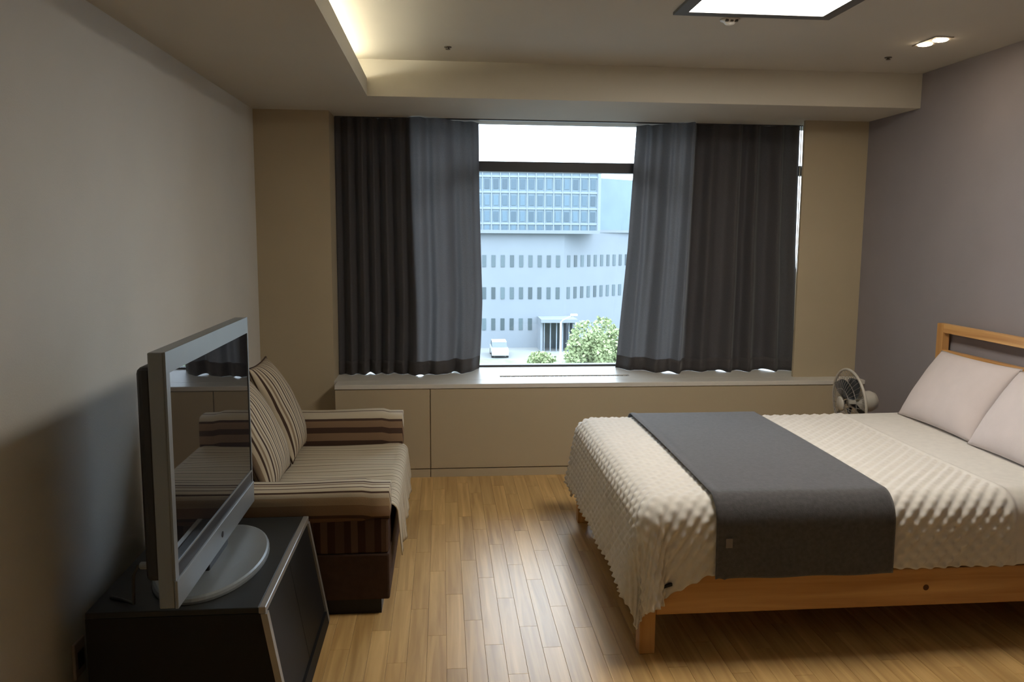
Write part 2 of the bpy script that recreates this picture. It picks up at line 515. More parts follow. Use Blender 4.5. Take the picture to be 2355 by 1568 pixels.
def curtain(name, label, outer, inner, side, split, nfold, seed):
    """outer/inner: (z list, x list) of the two vertical edges; side +1 when the inner edge lies to the right"""
    r = np.random.RandomState(seed)
    th = thing(name, label, 'curtain', ((outer[1][0]+inner[1][0])/2, 5.56, ZSILL), 'charcoal curtains at the window')
    nu, nv = 300, 56
    u = np.linspace(0, 1, nu); v = np.linspace(0, 1, nv)
    ztop, zbot = ZS-0.004, ZSILL+0.0008
    P = np.zeros((nu, nv, 3))
    ph = np.cumsum(r.uniform(0.75, 1.25, nfold)); ph = np.concatenate([[0], ph/ph[-1]])
    amp = np.concatenate([[0.3], r.uniform(0.55, 1.15, nfold-1), [0.5]])
    for j, t in enumerate(v):
        # fold positions drift a little on the way down
        z = ztop + (zbot-ztop)*t
        drift = 0.035*np.sin(2*PI*(u*1.3 + 0.2*seed)) * t**1.5
        ud = np.clip(u + drift*u*(1-u)*4, 0, 1)
        wave = np.zeros(nu)
        w1 = np.interp(ud*split**-1, ph, np.arange(nfold+1))          # dark, finely pleated outer part
        a1 = np.interp(ud/split, ph, amp)
        wave_o = -np.cos(2*PI*w1)*a1*0.044*(0.75+0.35*t) - 0.010*np.cos(4*PI*w1+1.0+seed)*a1 + 0.012*np.sin(2*PI*ud*2.3+seed)
        s2 = (ud-split)/(1-split)
        wave_i = -np.cos(2*PI*(s2*2.2+0.22*t*s2)+0.4)*0.034*(0.6+0.4*t) - 0.012*np.cos(2*PI*s2*5.1+seed) + s2*0.27 - 0.12
        k = 1/(1+np.exp(-(ud-split)/(0.03 if side else 0.012)))
        wave = wave_o*(1-k) + wave_i*k
        if side:
            hem = np.exp(-((ud-0.86)/0.07)**2)*max(0, t-0.86)/0.14
            wave = wave - 0.075*hem
        xo = np.interp(t, outer[0], outer[1]); xi = np.interp(t, inner[0], inner[1])
        P[:, j, 0] = xo + (xi-xo)*ud
        P[:, j, 1] = 5.585 + wave
        lift = 0.009*np.maximum(0, np.sin(2*PI*u*3.3+seed)-0.80)/0.2*max(0, t-0.9)/0.1
        P[:, j, 2] = z + lift
    if inner[1][0] < outer[1][0]:
        P = P[::-1]
    grid_obj('cloth', P, m_curt, th)
    k_ = int(nu*(split-0.015))
    Lp = (P[::-1][:k_] if inner[1][0] < outer[1][0] else P[:k_]).copy()
    Lp[:, :, 1] += 0.022
    Lp[:, :, 2] = np.clip(Lp[:, :, 2], ZSILL+0.006, ZS-0.006)
    if inner[1][0] < outer[1][0]: Lp = Lp[::-1]
    grid_obj('light_block_layer', Lp, m_curt, th)  # unseen second cloth layer, added to dim window light through the outer pleats
    x0 = min(outer[1][0], inner[1][0]); x1 = max(outer[1][0], inner[1][0])
    # stitched hem strip at the bottom edge
    Q = P[:, -4:, :].copy()
    Q[:, :, 1] -= 0.0035
    grid_obj('hem', Q, m_curt, th, thick=0.001)
    return th
curtain('curtain', 'charcoal curtain gathered beside the pale pillar behind the striped sofa',
        ([0, 1], [-0.7185, -0.7185]), ([0, 0.3, 0.72, 0.9, 1], [0.255, 0.262, 0.285, 0.275, 0.262]), 1, 0.54, 6, 3)
cur2 = curtain('curtain', 'charcoal curtain gathered on the window end nearer the bed pillows',
        ([0, 0.5, 0.62, 1], [2.503, 2.515, 2.528, 2.545]), ([0, 0.5, 1], [1.375, 1.335, 1.268]), 0, 0.68, 5, 5)
tr = box('curtain_track', WX0+0.005, WX1-0.005, 5.572, 5.6, ZS-0.006, ZS, m_alu)
tag(tr, 'thin dark curtain track on the beam above the window', 'curtain track')

# pull cord beside the curtain on the bed side
bm = bmesh.new()
add_tube(bm, [(2.500, 5.53, ZS-0.004), (2.512, 5.53, 1.5), (2.520, 5.532, 0.95), (2.535, 5.53, 0.66), (2.541, 5.535, 0.66), (2.548, 5.537, 0.95), (2.530, 5.535, 1.5), (2.518, 5.535, ZS-0.004)], 0.0028, 6)
bm_obj('pull_cord', bm, m_sill, cur2, smooth=True)

# ------------------------------------------------------------------ lights of the room
m_lampframe = mat('lamp_frame_dark', (0.10, 0.10, 0.10), 0.5, 0.5)
m_panel = emit('lamp_panel', (1.0, 0.93, 0.82), LAMP)
lx0, lx1, ly0, ly1 = 1.07, 1.675, 2.94, 3.545
lamp = thing('ceiling_lamp', 'square white panel lamp in a dark frame on the ceiling', 'lamp', ((lx0+lx1)/2, (ly0+ly1)/2, ZC-0.03))
bm = bmesh.new()
f = 0.055
add_box(bm, lx0-f, lx0, ly0-f, ly1+f, ZC-0.012, ZC)
add_box(bm, lx1, lx1+f, ly0-f, ly1+f, ZC-0.012, ZC)
add_box(bm, lx0, lx1, ly0-f, ly0, ZC-0.012, ZC)
add_box(bm, lx0, lx1, ly1, ly1+f, ZC-0.012, ZC)
bm_obj('frame', bm, m_lampframe, lamp)
box('diffuser', lx0, lx1, ly0, ly1, ZC-0.010, ZC-0.002, m_panel, lamp)

m_cove = emit('cove_tube', (1.0, 0.94, 0.74), COVE)
cv = thing('cove_light', 'warm tube lights hidden in the cove along the lowered ceiling', 'light', (XC-0.12, 2, ZS+0.03))
y = YB+0.1
while y < YBM-0.2:
    y1 = min(y+1.17, YBM-0.06)
    bm = bmesh.new(); add_lathe(bm, (XC-0.13, y, ZS+0.075), (0, 1, 0), [(0, 0.008), (0, 0.013), (y1-y-0.03, 0.013), (y1-y-0.03, 0.008)], 12)
    bm_obj('tube' if y1 > 2.8 else 'tube_offscreen', bm, m_cove, cv, smooth=True)
    box('batten', XC-0.15, XC-0.11, y, y1-0.03, ZS+0.03, ZS+0.064, m_sill, cv)
    y = y1

m_bulb = emit('bulb_warm', (1.0, 0.78, 0.52), SPOT)
m_trim = mat('downlight_trim', (0.30, 0.26, 0.21), 0.5, 0.5)
dlg = thing('twin_downlight', 'small twin downlight with two lit bulbs in the ceiling by the mauve wall', 'lamp', (2.452, 3.965, ZC-0.008))
bm = bmesh.new()
add_box(bm, 2.405, 2.50, 3.865, 4.065, ZC-0.004, ZC)
bm_obj('trim_plate', bm, m_trim, dlg)
for yy, dx in ((4.012, -0.01), (3.917, 0.012)):
    bm = bmesh.new(); add_lathe(bm, (2.452+dx, yy, ZC-0.004), (0, 0, -1), [(0, 0.036), (0.004, 0.033), (0.007, 0.022), (0.008, 0)], 20)
    bm_obj('bulb', bm, m_bulb, dlg, smooth=True)

m_brass = mat('fitting_dark_metal', (0.09, 0.075, 0.055), 0.5, 0.5, metal=0.3)
m_whitep = mat('white_plastic', (0.62, 0.60, 0.55), 0.4, 0.5)
for x, y, l in ((0.032, 4.388, 'tiny dark sprinkler head in the raised ceiling near the cove'),
                (2.435, 4.339, 'tiny dark sprinkler head in the ceiling near the twin downlight')):
    s = thing('sprinkler', l, 'sprinkler', (x, y, ZC-0.03), 'ceiling sprinklers')
    bm = bmesh.new(); add_lathe(bm, (x, y, ZC), (0, 0, -1), [(0, 0.020), (0.003, 0.019), (0.004, 0.008), (0.010, 0.007), (0.011, 0.013), (0.013, 0.012), (0.014, 0)], 20)
    bm_obj('head', bm, m_brass, s, smooth=False)
s = thing('motion_sensor', 'small round white sensor on the ceiling beside the square lamp', 'sensor', (1.303, 3.685, ZC-0.03))
bm = bmesh.new(); add_lathe(bm, (1.303, 3.685, ZC), (0, 0, -1), [(0, 0.045), (0.006, 0.043), (0.01, 0.03), (0.022, 0.02), (0.028, 0)], 24)
bm_obj('dome', bm, m_whitep, s, smooth=True)
for a in (-0.022, 0, 0.022):
    box('eye', 1.303+a-0.006, 1.303+a+0.006, 3.685-0.034, 3.685-0.022, ZC-0.016, ZC-0.006, m_brass, s)

# ------------------------------------------------------------------ television stand
m_blk = mat('stand_black_lacquer', (0.010, 0.0102, 0.011), 0.55, 0.25, var=0.1)
m_top = mat('stand_top_charcoal', (0.020, 0.021, 0.021), 0.5, 0.35, var=0.1)
m_silv = mat('stand_silver_trim', (0.36, 0.35, 0.33), 0.4, 0.5, metal=0.55)
SY_0, SY_1, SZ = 2.425, 3.235, 0.45
XT, XBm = -0.552, -0.475
def xf(z): return XBm + (XT-XBm)*z/SZ
st = thing('tv_stand', 'low black television stand with silver edge trim against the pale wall', 'tv stand', (-0.85, 2.81, 0))
xw = -1.09
prism('side_panel', [(xw, 0.03), (xf(0.03)-0.02, 0.03), (xf(SZ-0.02)-0.02, SZ-0.02), (xw, SZ-0.02)], 1, SY_0, SY_0+0.022, m_blk, st)
prism('side_panel', [(xw, 0.03), (xf(0.03)-0.02, 0.03), (xf(SZ-0.02)-0.02, SZ-0.02), (xw, SZ-0.02)], 1, SY_1-0.022, SY_1, m_blk, st)
box('top_board', xw, XT-0.022, SY_0, SY_1, SZ-0.02, SZ, m_top, st, bev=0.002, seg=1)
box('top_trim', XT-0.022, XT, SY_0, SY_1, SZ-0.022, SZ+0.001, m_silv, st, bev=0.002, seg=1)
box('back_panel', xw, xw+0.01, SY_0+0.022, SY_1-0.022, 0.03, SZ-0.02, m_blk, st)
prism('base', [(xw+0.02, 0), (xf(0), 0), (xf(0.05), 0.05), (xw+0.02, 0.05)], 1, SY_0+0.03, SY_1-0.03, m_blk, st)
prism('door', [(xf(0.055)-0.03, 0.055), (xf(0.055)-0.008, 0.055), (xf(SZ-0.03)-0.008, SZ-0.03), (xf(SZ-0.03)-0.03, SZ-0.03)], 1, SY_0+0.026, (SY_0+SY_1)/2-0.002, m_blk, st)
prism('door', [(xf(0.055)-0.03, 0.055), (xf(0.055)-0.008, 0.055), (xf(SZ-0.03)-0.008, SZ-0.03), (xf(SZ-0.03)-0.03, SZ-0.03)], 1, (SY_0+SY_1)/2+0.002, SY_1-0.026, m_blk, st)
for ya, yb in ((SY_0, SY_0+0.026), (SY_1-0.026, SY_1)):
    prism('edge_trim', [(xf(0)-0.02, 0), (xf(0), 0), (xf(SZ-0.022), SZ-0.022), (xf(SZ-0.022)-0.02, SZ-0.022)], 1, ya, yb, m_silv, st)

# ------------------------------------------------------------------ television
m_tvs = mat('tv_silver_bezel', (0.23, 0.25, 0.26), 0.38, 0.5, metal=0.35, var=0.03)
m_tvblk = mat('tv_black_plastic', (0.02, 0.02, 0.022), 0.45, 0.5)
m_scr = mat('tv_screen_glass', (0.012, 0.012, 0.014), 0.02, 0.6, var=0.0)
TX, TY0, TY1, TZ0, TZ1 = -0.77, 2.285, 3.235, 0.520, 1.272
tv = thing('television', 'large flat television with silver frame standing on the black stand', 'television', (-0.80, 2.78, SZ))
bt, bs, bbar, bspk = 0.062, 0.030, 0.085, 0.042
bm = bmesh.new()
add_box(bm, TX-0.050, TX-0.006, TY0+0.001, TY1-0.001, TZ0+0.001, TZ1-0.001, 0.004, 2)
bm_obj('side_band', bm, m_tvs, tv)
bm = bmesh.new()
add_box(bm, TX-0.006, TX, TY0, TY1, TZ1-bt, TZ1)
add_box(bm, TX-0.006, TX, TY0, TY0+bs, TZ0+bbar, TZ1-bt)
add_box(bm, TX-0.006, TX, TY1-0.012, TY1, TZ0+bbar, TZ1-bt)
bm_obj('bezel', bm, m_tvs, tv)
bar = box('bottom_bar', TX-0.006, TX+0.004, TY0, TY1, TZ0, TZ0+bbar, m_tvs, tv, bev=0.003)
box('speaker_strip', TX-0.006, TX-0.002, TY0+bs, TY1-0.012, TZ0+bbar, TZ0+bbar+bspk, m_tvblk, tv)
box('trim_line', TX-0.006, TX-0.0005, TY0+bs, TY1-0.012, TZ0+bbar+bspk, TZ0+bbar+bspk+0.006, m_tvs, tv)
box('screen', TX-0.006, TX-0.003, TY0+bs, TY1-0.012, TZ0+bbar+bspk+0.006, TZ1-bt, m_scr, tv)
bm = bmesh.new(); add_lathe(bm, (TX+0.003, (TY0+TY1)/2, TZ0+bbar*0.5), (1, 0, 0), [(0, 0.011), (0.003, 0.010), (0.004, 0)], 20)
bm_obj('emblem_button', bm, m_tvblk, bar)
bm = bmesh.new()
add_box(bm, TX-0.105, TX-0.050, TY0+0.05, TY1-0.05, TZ0+0.06, TZ1-0.05, 0.02, 3)
rear = bm_obj('rear_housing', bm, m_tvblk, tv)
box('neck', TX-0.075, TX-0.015, 2.66, 2.90, SZ+0.020, TZ0+0.08, m_tvblk, tv, bev=0.006)
bm = bmesh.new()
n = 56
prof = [(0.0, 1.0), (0.008, 1.0), (0.016, 0.985), (0.020, 0.95), (0.022, 0.6)]
rings = []
for z, s_ in prof:
    rings.append([bm.verts.new((-0.805+0.178*s_*math.cos(2*PI*j/n), 2.785+0.33*s_*math.sin(2*PI*j/n), SZ+z+0.0015)) for j in range(n)])
for A, B in zip(rings, rings[1:]):
    for j in range(n): bm.faces.new([A[j], A[(j+1) % n], B[(j+1) % n], B[j]])
bm.faces.new(rings[0][::-1]); bm.faces.new(rings[-1])
bm_obj('foot_plate', bm, m_tvs, tv)
bm = bmesh.new()
add_tube(bm, [(TX-0.104, 2.37, 0.62), (TX-0.135, 2.37, 0.62), (TX-0.15, 2.37, 0.59), (TX-0.16, 2.39, 0.54), (TX-0.18, 2.44, 0.47), (TX-0.24, 2.50, 0.456), (-1.05, 2.52, 0.456)], 0.005, 8)
cb = bm_obj('cable', bm, m_tvblk, rear, smooth=True)
bm = bmesh.new(); add_lathe(bm, (TX-0.103, 2.37, 0.62), (-1, 0, 0), [(0, 0.011), (0.024, 0.011), (0.028, 0.006)], 12)
bm_obj('plug', bm, m_tvs, rear)

# ------------------------------------------------------------------ sofa
BE = (0.46, 0.395, 0.295); DK = (0.055, 0.032, 0.022); BR = (0.20, 0.125, 0.075); GN = (0.29, 0.26, 0.19)
m_seat = stripes('sofa_throw_fine_stripe', (0, 1, 0), 0.098, [(0, BE), (0.26, GN), (0.36, BE), (0.52, (0.36, 0.30, 0.22)), (0.60, BE), (0.80, (0.17, 0.13, 0.09)), (0.88, BE)])
TAN = (0.36, 0.265, 0.165); BR2 = (0.24, 0.155, 0.095); DK2 = (0.07, 0.04, 0.028)
m_arm = stripes('sofa_arm_stripe', (0, 1, 1), 1.0, [(0, DK2), (0.012, BE), (0.045, DK2), (0.055, BE), (0.70, (0.15, 0.085, 0.055)), (0.785, DK2), (0.795, BR2), (0.838, TAN), (0.873, BE), (0.895, DK2), (0.907, BE), (0.935, DK2), (0.945, BE), (0.972, (0.2, 0.14, 0.09)), (0.985, BE)])
m_arm2 = stripes('sofa_arm_stripe_far', (0, 1, 1), 1.0, [(0, DK2), (0.018, BR2), (0.055, DK2), (0.072, BE), (0.16, DK2), (0.175, BE), (0.23, TAN), (0.5, BR2), (0.90, DK2), (0.945, BR2), (0.985, DK2)])
m_armside = stripes('sofa_side_upright_stripe', (1, 0, 0), 0.125, [(0, (0.085, 0.05, 0.035)), (0.30, (0.045, 0.022, 0.016)), (0.52, (0.115, 0.07, 0.05)), (0.75, (0.045, 0.022, 0.016))])
m_sbase = mat('sofa_base_dark_brown', (0.062, 0.036, 0.026), 0.8, 0.2, var=0.12, scale=30, bump=0.2, bscale=150)
m_splin = mat('sofa_plinth_black', (0.016, 0.016, 0.018), 0.5, 0.4)
sofa = thing('sofa', 'small two-seat sofa with brown and beige striped covers between stand and window', 'sofa', (-0.70, 3.9, 0))
SX_B, SX_F, SA, SB = XL+0.015, -0.235, 3.25, 4.56
box('plinth', SX_B+0.05, SX_F-0.03, SA+0.03, SB-0.03, 0.0, 0.066, m_splin, sofa)
box('base', SX_B, SX_F+0.006, SA+0.014, SB-0.014, 0.066, 0.268, m_sbase, sofa, bev=0.008)
for ya, yb in ((SA+0.018, SA+0.19), (SB-0.19, SB-0.018)):
    box('arm_panel', SX_B, SX_F+0.004, ya, yb, 0.268, 0.42, m_armside, sofa, bev=0.010)
def arm(ya, yb, ztop, m_arm):
    # padded rail with soft top and a front end that bulges slightly
    nx, na = 26, 28
    P = np.zeros((nx, na, 3))
    cy, cz, hy, hz = (ya+yb)/2, (0.40+ztop)/2, (yb-ya)/2, (ztop-0.40)/2
    for i in range(nx):
        s = i/(nx-1)
        x = SX_B + (SX_F+0.012-SX_B)*s
        e = 1.0
        d = min(s, 1-s)*(nx-1)
        if d < 3: e = [0.0, 0.90, 0.97, 1.0][int(d)]
        if i == 1 or i == nx-2:
            x = SX_B + (0.004 if i == 1 else (SX_F+0.012-SX_B)-0.004)
        for j in range(na):
            a = 2*PI*j/(na-1)
            c, sn = math.cos(a), math.sin(a)
            P[i, j] = (x, cy + hy*e*np.sign(c)*abs(c)**0.45, cz + hz*e*np.sign(sn)*abs(sn)**0.45 + 0.004*math.sin(s*9))
    return grid_obj('arm', P, m_arm, sofa)
arm(SA, SA+0.185, 0.552, m_arm); arm(SB-0.185, SB, 0.615, m_arm2)
# backrest against the wall
bm = bmesh.new(); add_box(bm, SX_B, SX_B+0.17, SA+0.16, SB-0.16, 0.268, 0.80, 0.05, 4)
bm_obj('backrest', bm, m_arm, sofa, smooth=True)
bm = bmesh.new(); add_box(bm, SX_B+0.14, SX_F-0.01, SA+0.185, SB-0.185, 0.268, 0.435, 0.03, 3)
seatc = bm_obj('seat_cushion', bm, m_sbase, sofa, smooth=True)
# throw over the seat, hanging down in front
nu, nv = 70, 60
P = np.zeros((nu, nv, 3))
yy = np.linspace(SA+0.15, SB-0.155, nu)
L_top, r = 0.755, 0.045
ss = np.linspace(0, L_top + r*PI/2 + 0.20, nv)
for i, y in enumerate(yy):
    w = 0.006*math.sin(y*23) + 0.004*math.sin(y*51+1)
    hang = 1.0 - 0.25*np.clip((y-SA)/(SB-SA), 0, 1)
    for j, s in enumerate(ss):
        xs = SX_B+0.17
        if s < L_top: x, z = xs+s, 0.443 + 0.004*math.sin(y*12+s*7)
        elif s < L_top + r*PI/2:
            a = (s-L_top)/r; x = xs+L_top+r*math.sin(a); z = 0.443 - r*(1-math.cos(a))
        else:
            d = (s-L_top-r*PI/2)*hang; x = xs+L_top+r+0.10*d + w*d/0.2*1.5; z = 0.443-r-d
        P[i, j] = (x+0.010, y, z)
P = P[::-1]
grid_obj('seat_throw', P[::-1], m_seat, seatc, thick=-0.004)

m_cush = stripes('cushion_stripe', (0, 1, 0.0), 0.096, [(0, BE), (0.18, DK), (0.30, BE), (0.42, (0.22, 0.16, 0.105)), (0.56, BE), (0.70, DK), (0.80, BE), (0.90, (0.24, 0.18, 0.12))])
def cushion(name, label, cat, group, c, wx, wy, T, rotm, m, pw=2.6, seg=36, sag=0.0, piping=None):
    """soft cushion: local x across, y up, z thickness; rotm columns are the local axes in the world"""
    th = thing(name, label, cat, c, group) if cat else None
    nu = seg
    a = np.linspace(-1, 1, nu)
    U, Vv = np.meshgrid(a, a, indexing='ij')
    pinch = 1 - 0.045*(1-np.abs(Vv)**2)*np.abs(U)**6
    pinch2 = 1 - 0.045*(1-np.abs(U)**2)*np.abs(Vv)**6
    prof = np.clip(1-np.abs(U)**pw, 0, 1)**0.62*np.clip(1-np.abs(Vv)**pw, 0, 1)**0.62
    X = U*wx/2*pinch; Y = Vv*wy/2*pinch2
    wr = 0.003*np.sin(5*U+3*Vv)*prof + 0.001*np.sin(9*Vv-4*U+1)*prof
    Zf = T/2*prof + wr; Zb = -T/2*prof*0.8
    R_ = np.array(rotm)
    top = np.stack([X, Y, Zf], -1)@R_.T + np.array(c)
    bot = np.stack([X, Y, Zb], -1)@R_.T + np.array(c)
    V_ = np.vstack([top.reshape(-1, 3), bot.reshape(-1, 3)])
    n = nu; off = n*n; F = []
    for i in range(n-1):
        for j in range(n-1):
            q = (i*n+j, (i+1)*n+j, (i+1)*n+j+1, i*n+j+1)
            F.append(q); F.append(tuple(k+off for k in q[::-1]))
    o = mesh('cover', V_.tolist(), F, m, th, smooth=True)
    if True:
        bmx = bmesh.new(); bmx.from_mesh(o.data); bmesh.ops.remove_doubles(bmx, verts=bmx.verts, dist=1e-5); bmx.to_mesh(o.data); bmx.free()
    if piping:
        ring = [top[i, 0] for i in range(n)] + [top[n-1, j] for j in range(1, n)] + [top[i, n-1] for i in range(n-2, -1, -1)] + [top[0, j] for j in range(n-2, 0, -1)]
        bmx = bmesh.new(); add_tube(bmx, ring, 0.004, 6, closed=True)
        bm_obj('piping', bmx, piping, th, smooth=True)
    return th
def lean(tilt, yawz=0.0, normal_dir=1):
    """cushion leaning back: local z faces +x*normal_dir, local y leans away from it by tilt"""
    ux = np.array([math.sin(yawz), math.cos(yawz), 0])*normal_dir
    nx = np.array([math.cos(yawz), -math.sin(yawz), 0])*normal_dir
    uy = np.array([-nx[0]*math.sin(tilt), -nx[1]*math.sin(tilt), math.cos(tilt)])
    uz = np.cross(ux, uy)
    return np.stack([ux, uy, uz], 1)
m_pipe = mat('cushion_piping_brown', (0.05, 0.028, 0.018), 0.8, 0.2)
cushion('sofa_cushion', 'striped back cushion on the sofa, nearer the television', 'cushion', 'striped sofa cushions', (-0.860, 3.702, 0.682), 0.515, 0.50, 0.17, lean(0.42, 0.0), m_cush, piping=m_pipe)
cushion('sofa_cushion', 'striped back cushion on the sofa, next to the arm by the window', 'cushion', 'striped sofa cushions', (-0.850, 4.170, 0.700), 0.40, 0.52, 0.17, lean(0.40, 0.0), m_cush, piping=m_pipe)

# ------------------------------------------------------------------ bed
m_pinex = wood('pine_along_x', lin(178, 128, 72), lin(214, 168, 108), 0, rough=0.45, coat=0.15, rnd=0.06, grain=22)
m_piney = wood('pine_along_y', lin(178, 128, 72), lin(214, 168, 108), 1, rough=0.45, coat=0.15, rnd=0.06, grain=22)
m_pinez = wood('pine_upright', lin(178, 128, 72), lin(214, 168, 108), 2, rough=0.45, coat=0.15, rnd=0.06, grain=22)
m_post = wood('pine_post', lin(178, 128, 72), lin(214, 168, 108), 2, rough=0.45, coat=0.15, rnd=0.05, grain=22)
m_knot = mat('pine_knot', (0.10, 0.035, 0.012), 0.5, 0.3)
bed = thing('bed', 'pine double bed frame with slatted headboard against the mauve wall', 'bed', (1.8, 3.6, 0))
BX0, BX1, BY0, BY1 = 0.747, 2.865, 2.856, 4.332
RZ0, RZ1 = 0.158, 0.312
box('side_rail', BX0+0.062, BX1-0.045, BY0, BY0+0.03, RZ0, RZ1, m_pinex, bed, bev=0.004)
box('side_rail', BX0+0.062, BX1-0.045, BY1-0.03, BY1, RZ0, RZ1, m_pinex, bed, bev=0.004)
box('foot_rail', BX0, BX0+0.03, BY0+0.062, BY1-0.062, RZ0, RZ1, m_piney, bed, bev=0.004)
for y0 in (BY0, BY1-0.062):
    box('leg', BX0, BX0+0.062, y0, y0+0.062, 0, RZ1-0.02, m_pinez, bed, bev=0.004)
    box('headboard_post', BX1-0.045, BX1, y0, y0+0.055, 0, 1.116, m_post, bed, bev=0.004)
hz = [(1.066, 1.116), (0.905, 0.968), (0.72, 0.80), (0.55, 0.63)]
for z0, z1 in hz:
    box('headboard_rail', BX1-0.045+0.004, BX1-0.004, BY0+0.05, BY1-0.05, z0, z1, m_piney, bed, bev=0.003)
box('center_beam', BX0+0.03, BX1-0.045, 3.57, 3.62, 0.20, 0.262, m_pinex, bed)
for i in range(12):
    x = BX0+0.10 + i*(BX1-BX0-0.28)/11
    box('slat', x, x+0.08, BY0+0.03, BY1-0.03, 0.262, 0.28, m_piney, bed)
bm = bmesh.new(); add_lathe(bm, (1.895, BY0+0.0015, 0.232), (0, -1, 0), [(0, 0.013), (0.002, 0.012), (0.0025, 0)], 16)
bm_obj('knot', bm, m_knot, bed)

m_matt = mat('mattress_ticking', (0.60, 0.57, 0.52), 0.85, 0.2)
bm = bmesh.new(); add_box(bm, BX0+0.04, BX1-0.05, BY0+0.035, BY1-0.035, 0.28, 0.575, 0.06, 4)
mt = bm_obj('mattress', bm, m_matt, org=(1.8, 3.6, 0.28), smooth=True)
tag(mt, 'thick mattress under the quilt on the pine bed', 'mattress')

# quilt draped over the mattress
QXE, QY0, QY1, QZ, QR = 0.835, 2.945, 4.245, 0.602, 0.10
def prof_d(d, r=QR):
    d = np.maximum(d, 0)
    arc = d < r*PI/2
    out = np.where(arc, r*np.sin(np.minimum(d/r, PI/2)), r + 0.05*(d-r*PI/2))
    drop = np.where(arc, r*(1-np.cos(np.minimum(d/r, PI/2))), r+(d-r*PI/2))
    return out, drop
def drape(A, B, lift=0.0, r=QR, zoff=0.0):
    """flat cloth coordinates (A along x, B along y) -> draped positions"""
    da = np.maximum(QXE-A, 0)
    dn = np.maximum(QY0-B, 0)*(1+0.34*np.clip((1.0-A)/0.22, 0, 1)); df = np.maximum(B-QY1, 0)
    db = dn+df; sg = np.where(dn > 0, -1.0, 1.0)
    d = (da**3.2+db**3.2)**(1/3.2)
    out, drop = prof_d(d, r)
    hyp = np.maximum(np.hypot(da, db), 1e-9)
    ca, sb = da/hyp, db/hyp
    nn = np.maximum((ca**6+sb**6)**(1/6.0), 1e-6)
    ca, sb = ca/nn, sb/nn
    hang = np.clip((drop-r)/0.3, 0, 1)
    fold = hang*(0.035*ca + 0.006*np.sin(B*15+1.0)*ca + 0.008*np.sin(A*21)*sb) + hang*0.02*np.sin(np.arctan2(db, np.maximum(da, 1e-6))*6)*(ca*sb)*2
    x = np.maximum(A, QXE) - ca*(out+lift+fold)
    y = np.clip(B, QY0, QY1) + sg*sb*(out+lift+fold)
    z = QZ + zoff - drop + lift*np.clip(1-drop/0.1, 0, 1)
    # gentle sag and rise of the bedding
    flat = np.clip(1-d/0.05, 0, 1)
    z = z + flat*(0.006*np.sin(A*3.1+0.5)*np.cos(B*2.7) + 0.010*np.clip((A-2.1)/0.5, 0, 1))
    return np.stack([x, y, z], -1)
qa = np.arange(0.835-0.425, 2.73, 0.0074)
qb = np.arange(2.945-0.335, 4.245+0.45, 0.0074)
A, B = np.meshgrid(qa, qb, indexing='ij')
P = drape(A, B)
N_ = normals(P)
if N_[len(qa)//2+30, len(qb)//2, 2] < 0: N_ = -N_
per = 0.058
q1 = (A+B)/per*PI; q2 = (A-B)/per*PI
ribs = np.sin(q2)**2*(0.45+0.55*np.sin(q1)**2)
band = np.clip((2.235-A)/0.02, 0, 1)
seam = np.exp(-((A-2.235)/0.012)**2)
P = P + N_*(0.0078*(1+1.0*np.clip((QZ-P[..., 2])/0.12, 0, 1))*ribs*band + 0.008*seam)[..., None]
m_quilt = mat('quilt_cream_cotton', (0.67, 0.64, 0.595), 0.85, 0.2, var=0.04, scale=30, sheen=0.15, bump=0.1, bscale=300)
qu = grid_obj('quilt', P, m_quilt, org=(1.8, 3.6, 0.3), thick=0.006 if True else 0)
tag(qu, 'cream quilted bedspread draped over the bed', 'quilt')
m_tagd = mat('label_dark', (0.03, 0.03, 0.03), 0.8, 0.2)
ia = int(np.argmin(np.abs(qa-0.80))); ib = 6
lp_ = P[ia, ib]
bm = bmesh.new()
add_prism(bm, [(lp_[0]-0.006, lp_[2]-0.003), (lp_[0]+0.034, lp_[2]+0.009), (lp_[0]+0.034, lp_[2]+0.018), (lp_[0]-0.006, lp_[2]+0.006)], 1, lp_[1]-0.012, lp_[1]+0.004)
bm_obj('label', bm, m_tagd, qu)

# bed runner
ra = np.arange(1.028, 1.742, 0.012)
rb = np.arange(2.945-0.345, 4.245+0.36, 0.010)
A, B = np.meshgrid(ra, rb, indexing='ij')
shift = 0.010*np.sin(B*2.0)
P = drape(A+shift*0.6, B, lift=0.0225, zoff=0.0)
edge = np.exp(-((A-1.062)/0.010)**2)*(0.5+0.5*np.sin(B*5+2.2))
P[..., 2] -= 0.006*edge
P[..., 2] += 0.004*np.exp(-((A-1.045)/0.012)**2)
m_run = mat('runner_charcoal_felt', (0.082, 0.080, 0.085), 0.9, 0.15, var=0.16, scale=60, sheen=0.35, bump=0.25, bscale=220)
ru = thing('bed_runner', 'charcoal grey bed runner laid across the cream quilt', 'bed runner', (1.385, 3.6, 0.3))
grid_obj('cloth', P, m_run, ru, thick=0.005)
m_rtag = mat('runner_tag_grey', (0.22, 0.20, 0.20), 0.8, 0.2)
i0 = int((2.945-0.20-rb[0])/0.010)
pt = P[3, i0]
box('tag', pt[0], pt[0]+0.026, pt[1]-0.004, pt[1]+0.001, pt[2]-0.018, pt[2]+0.018, m_rtag, ru)

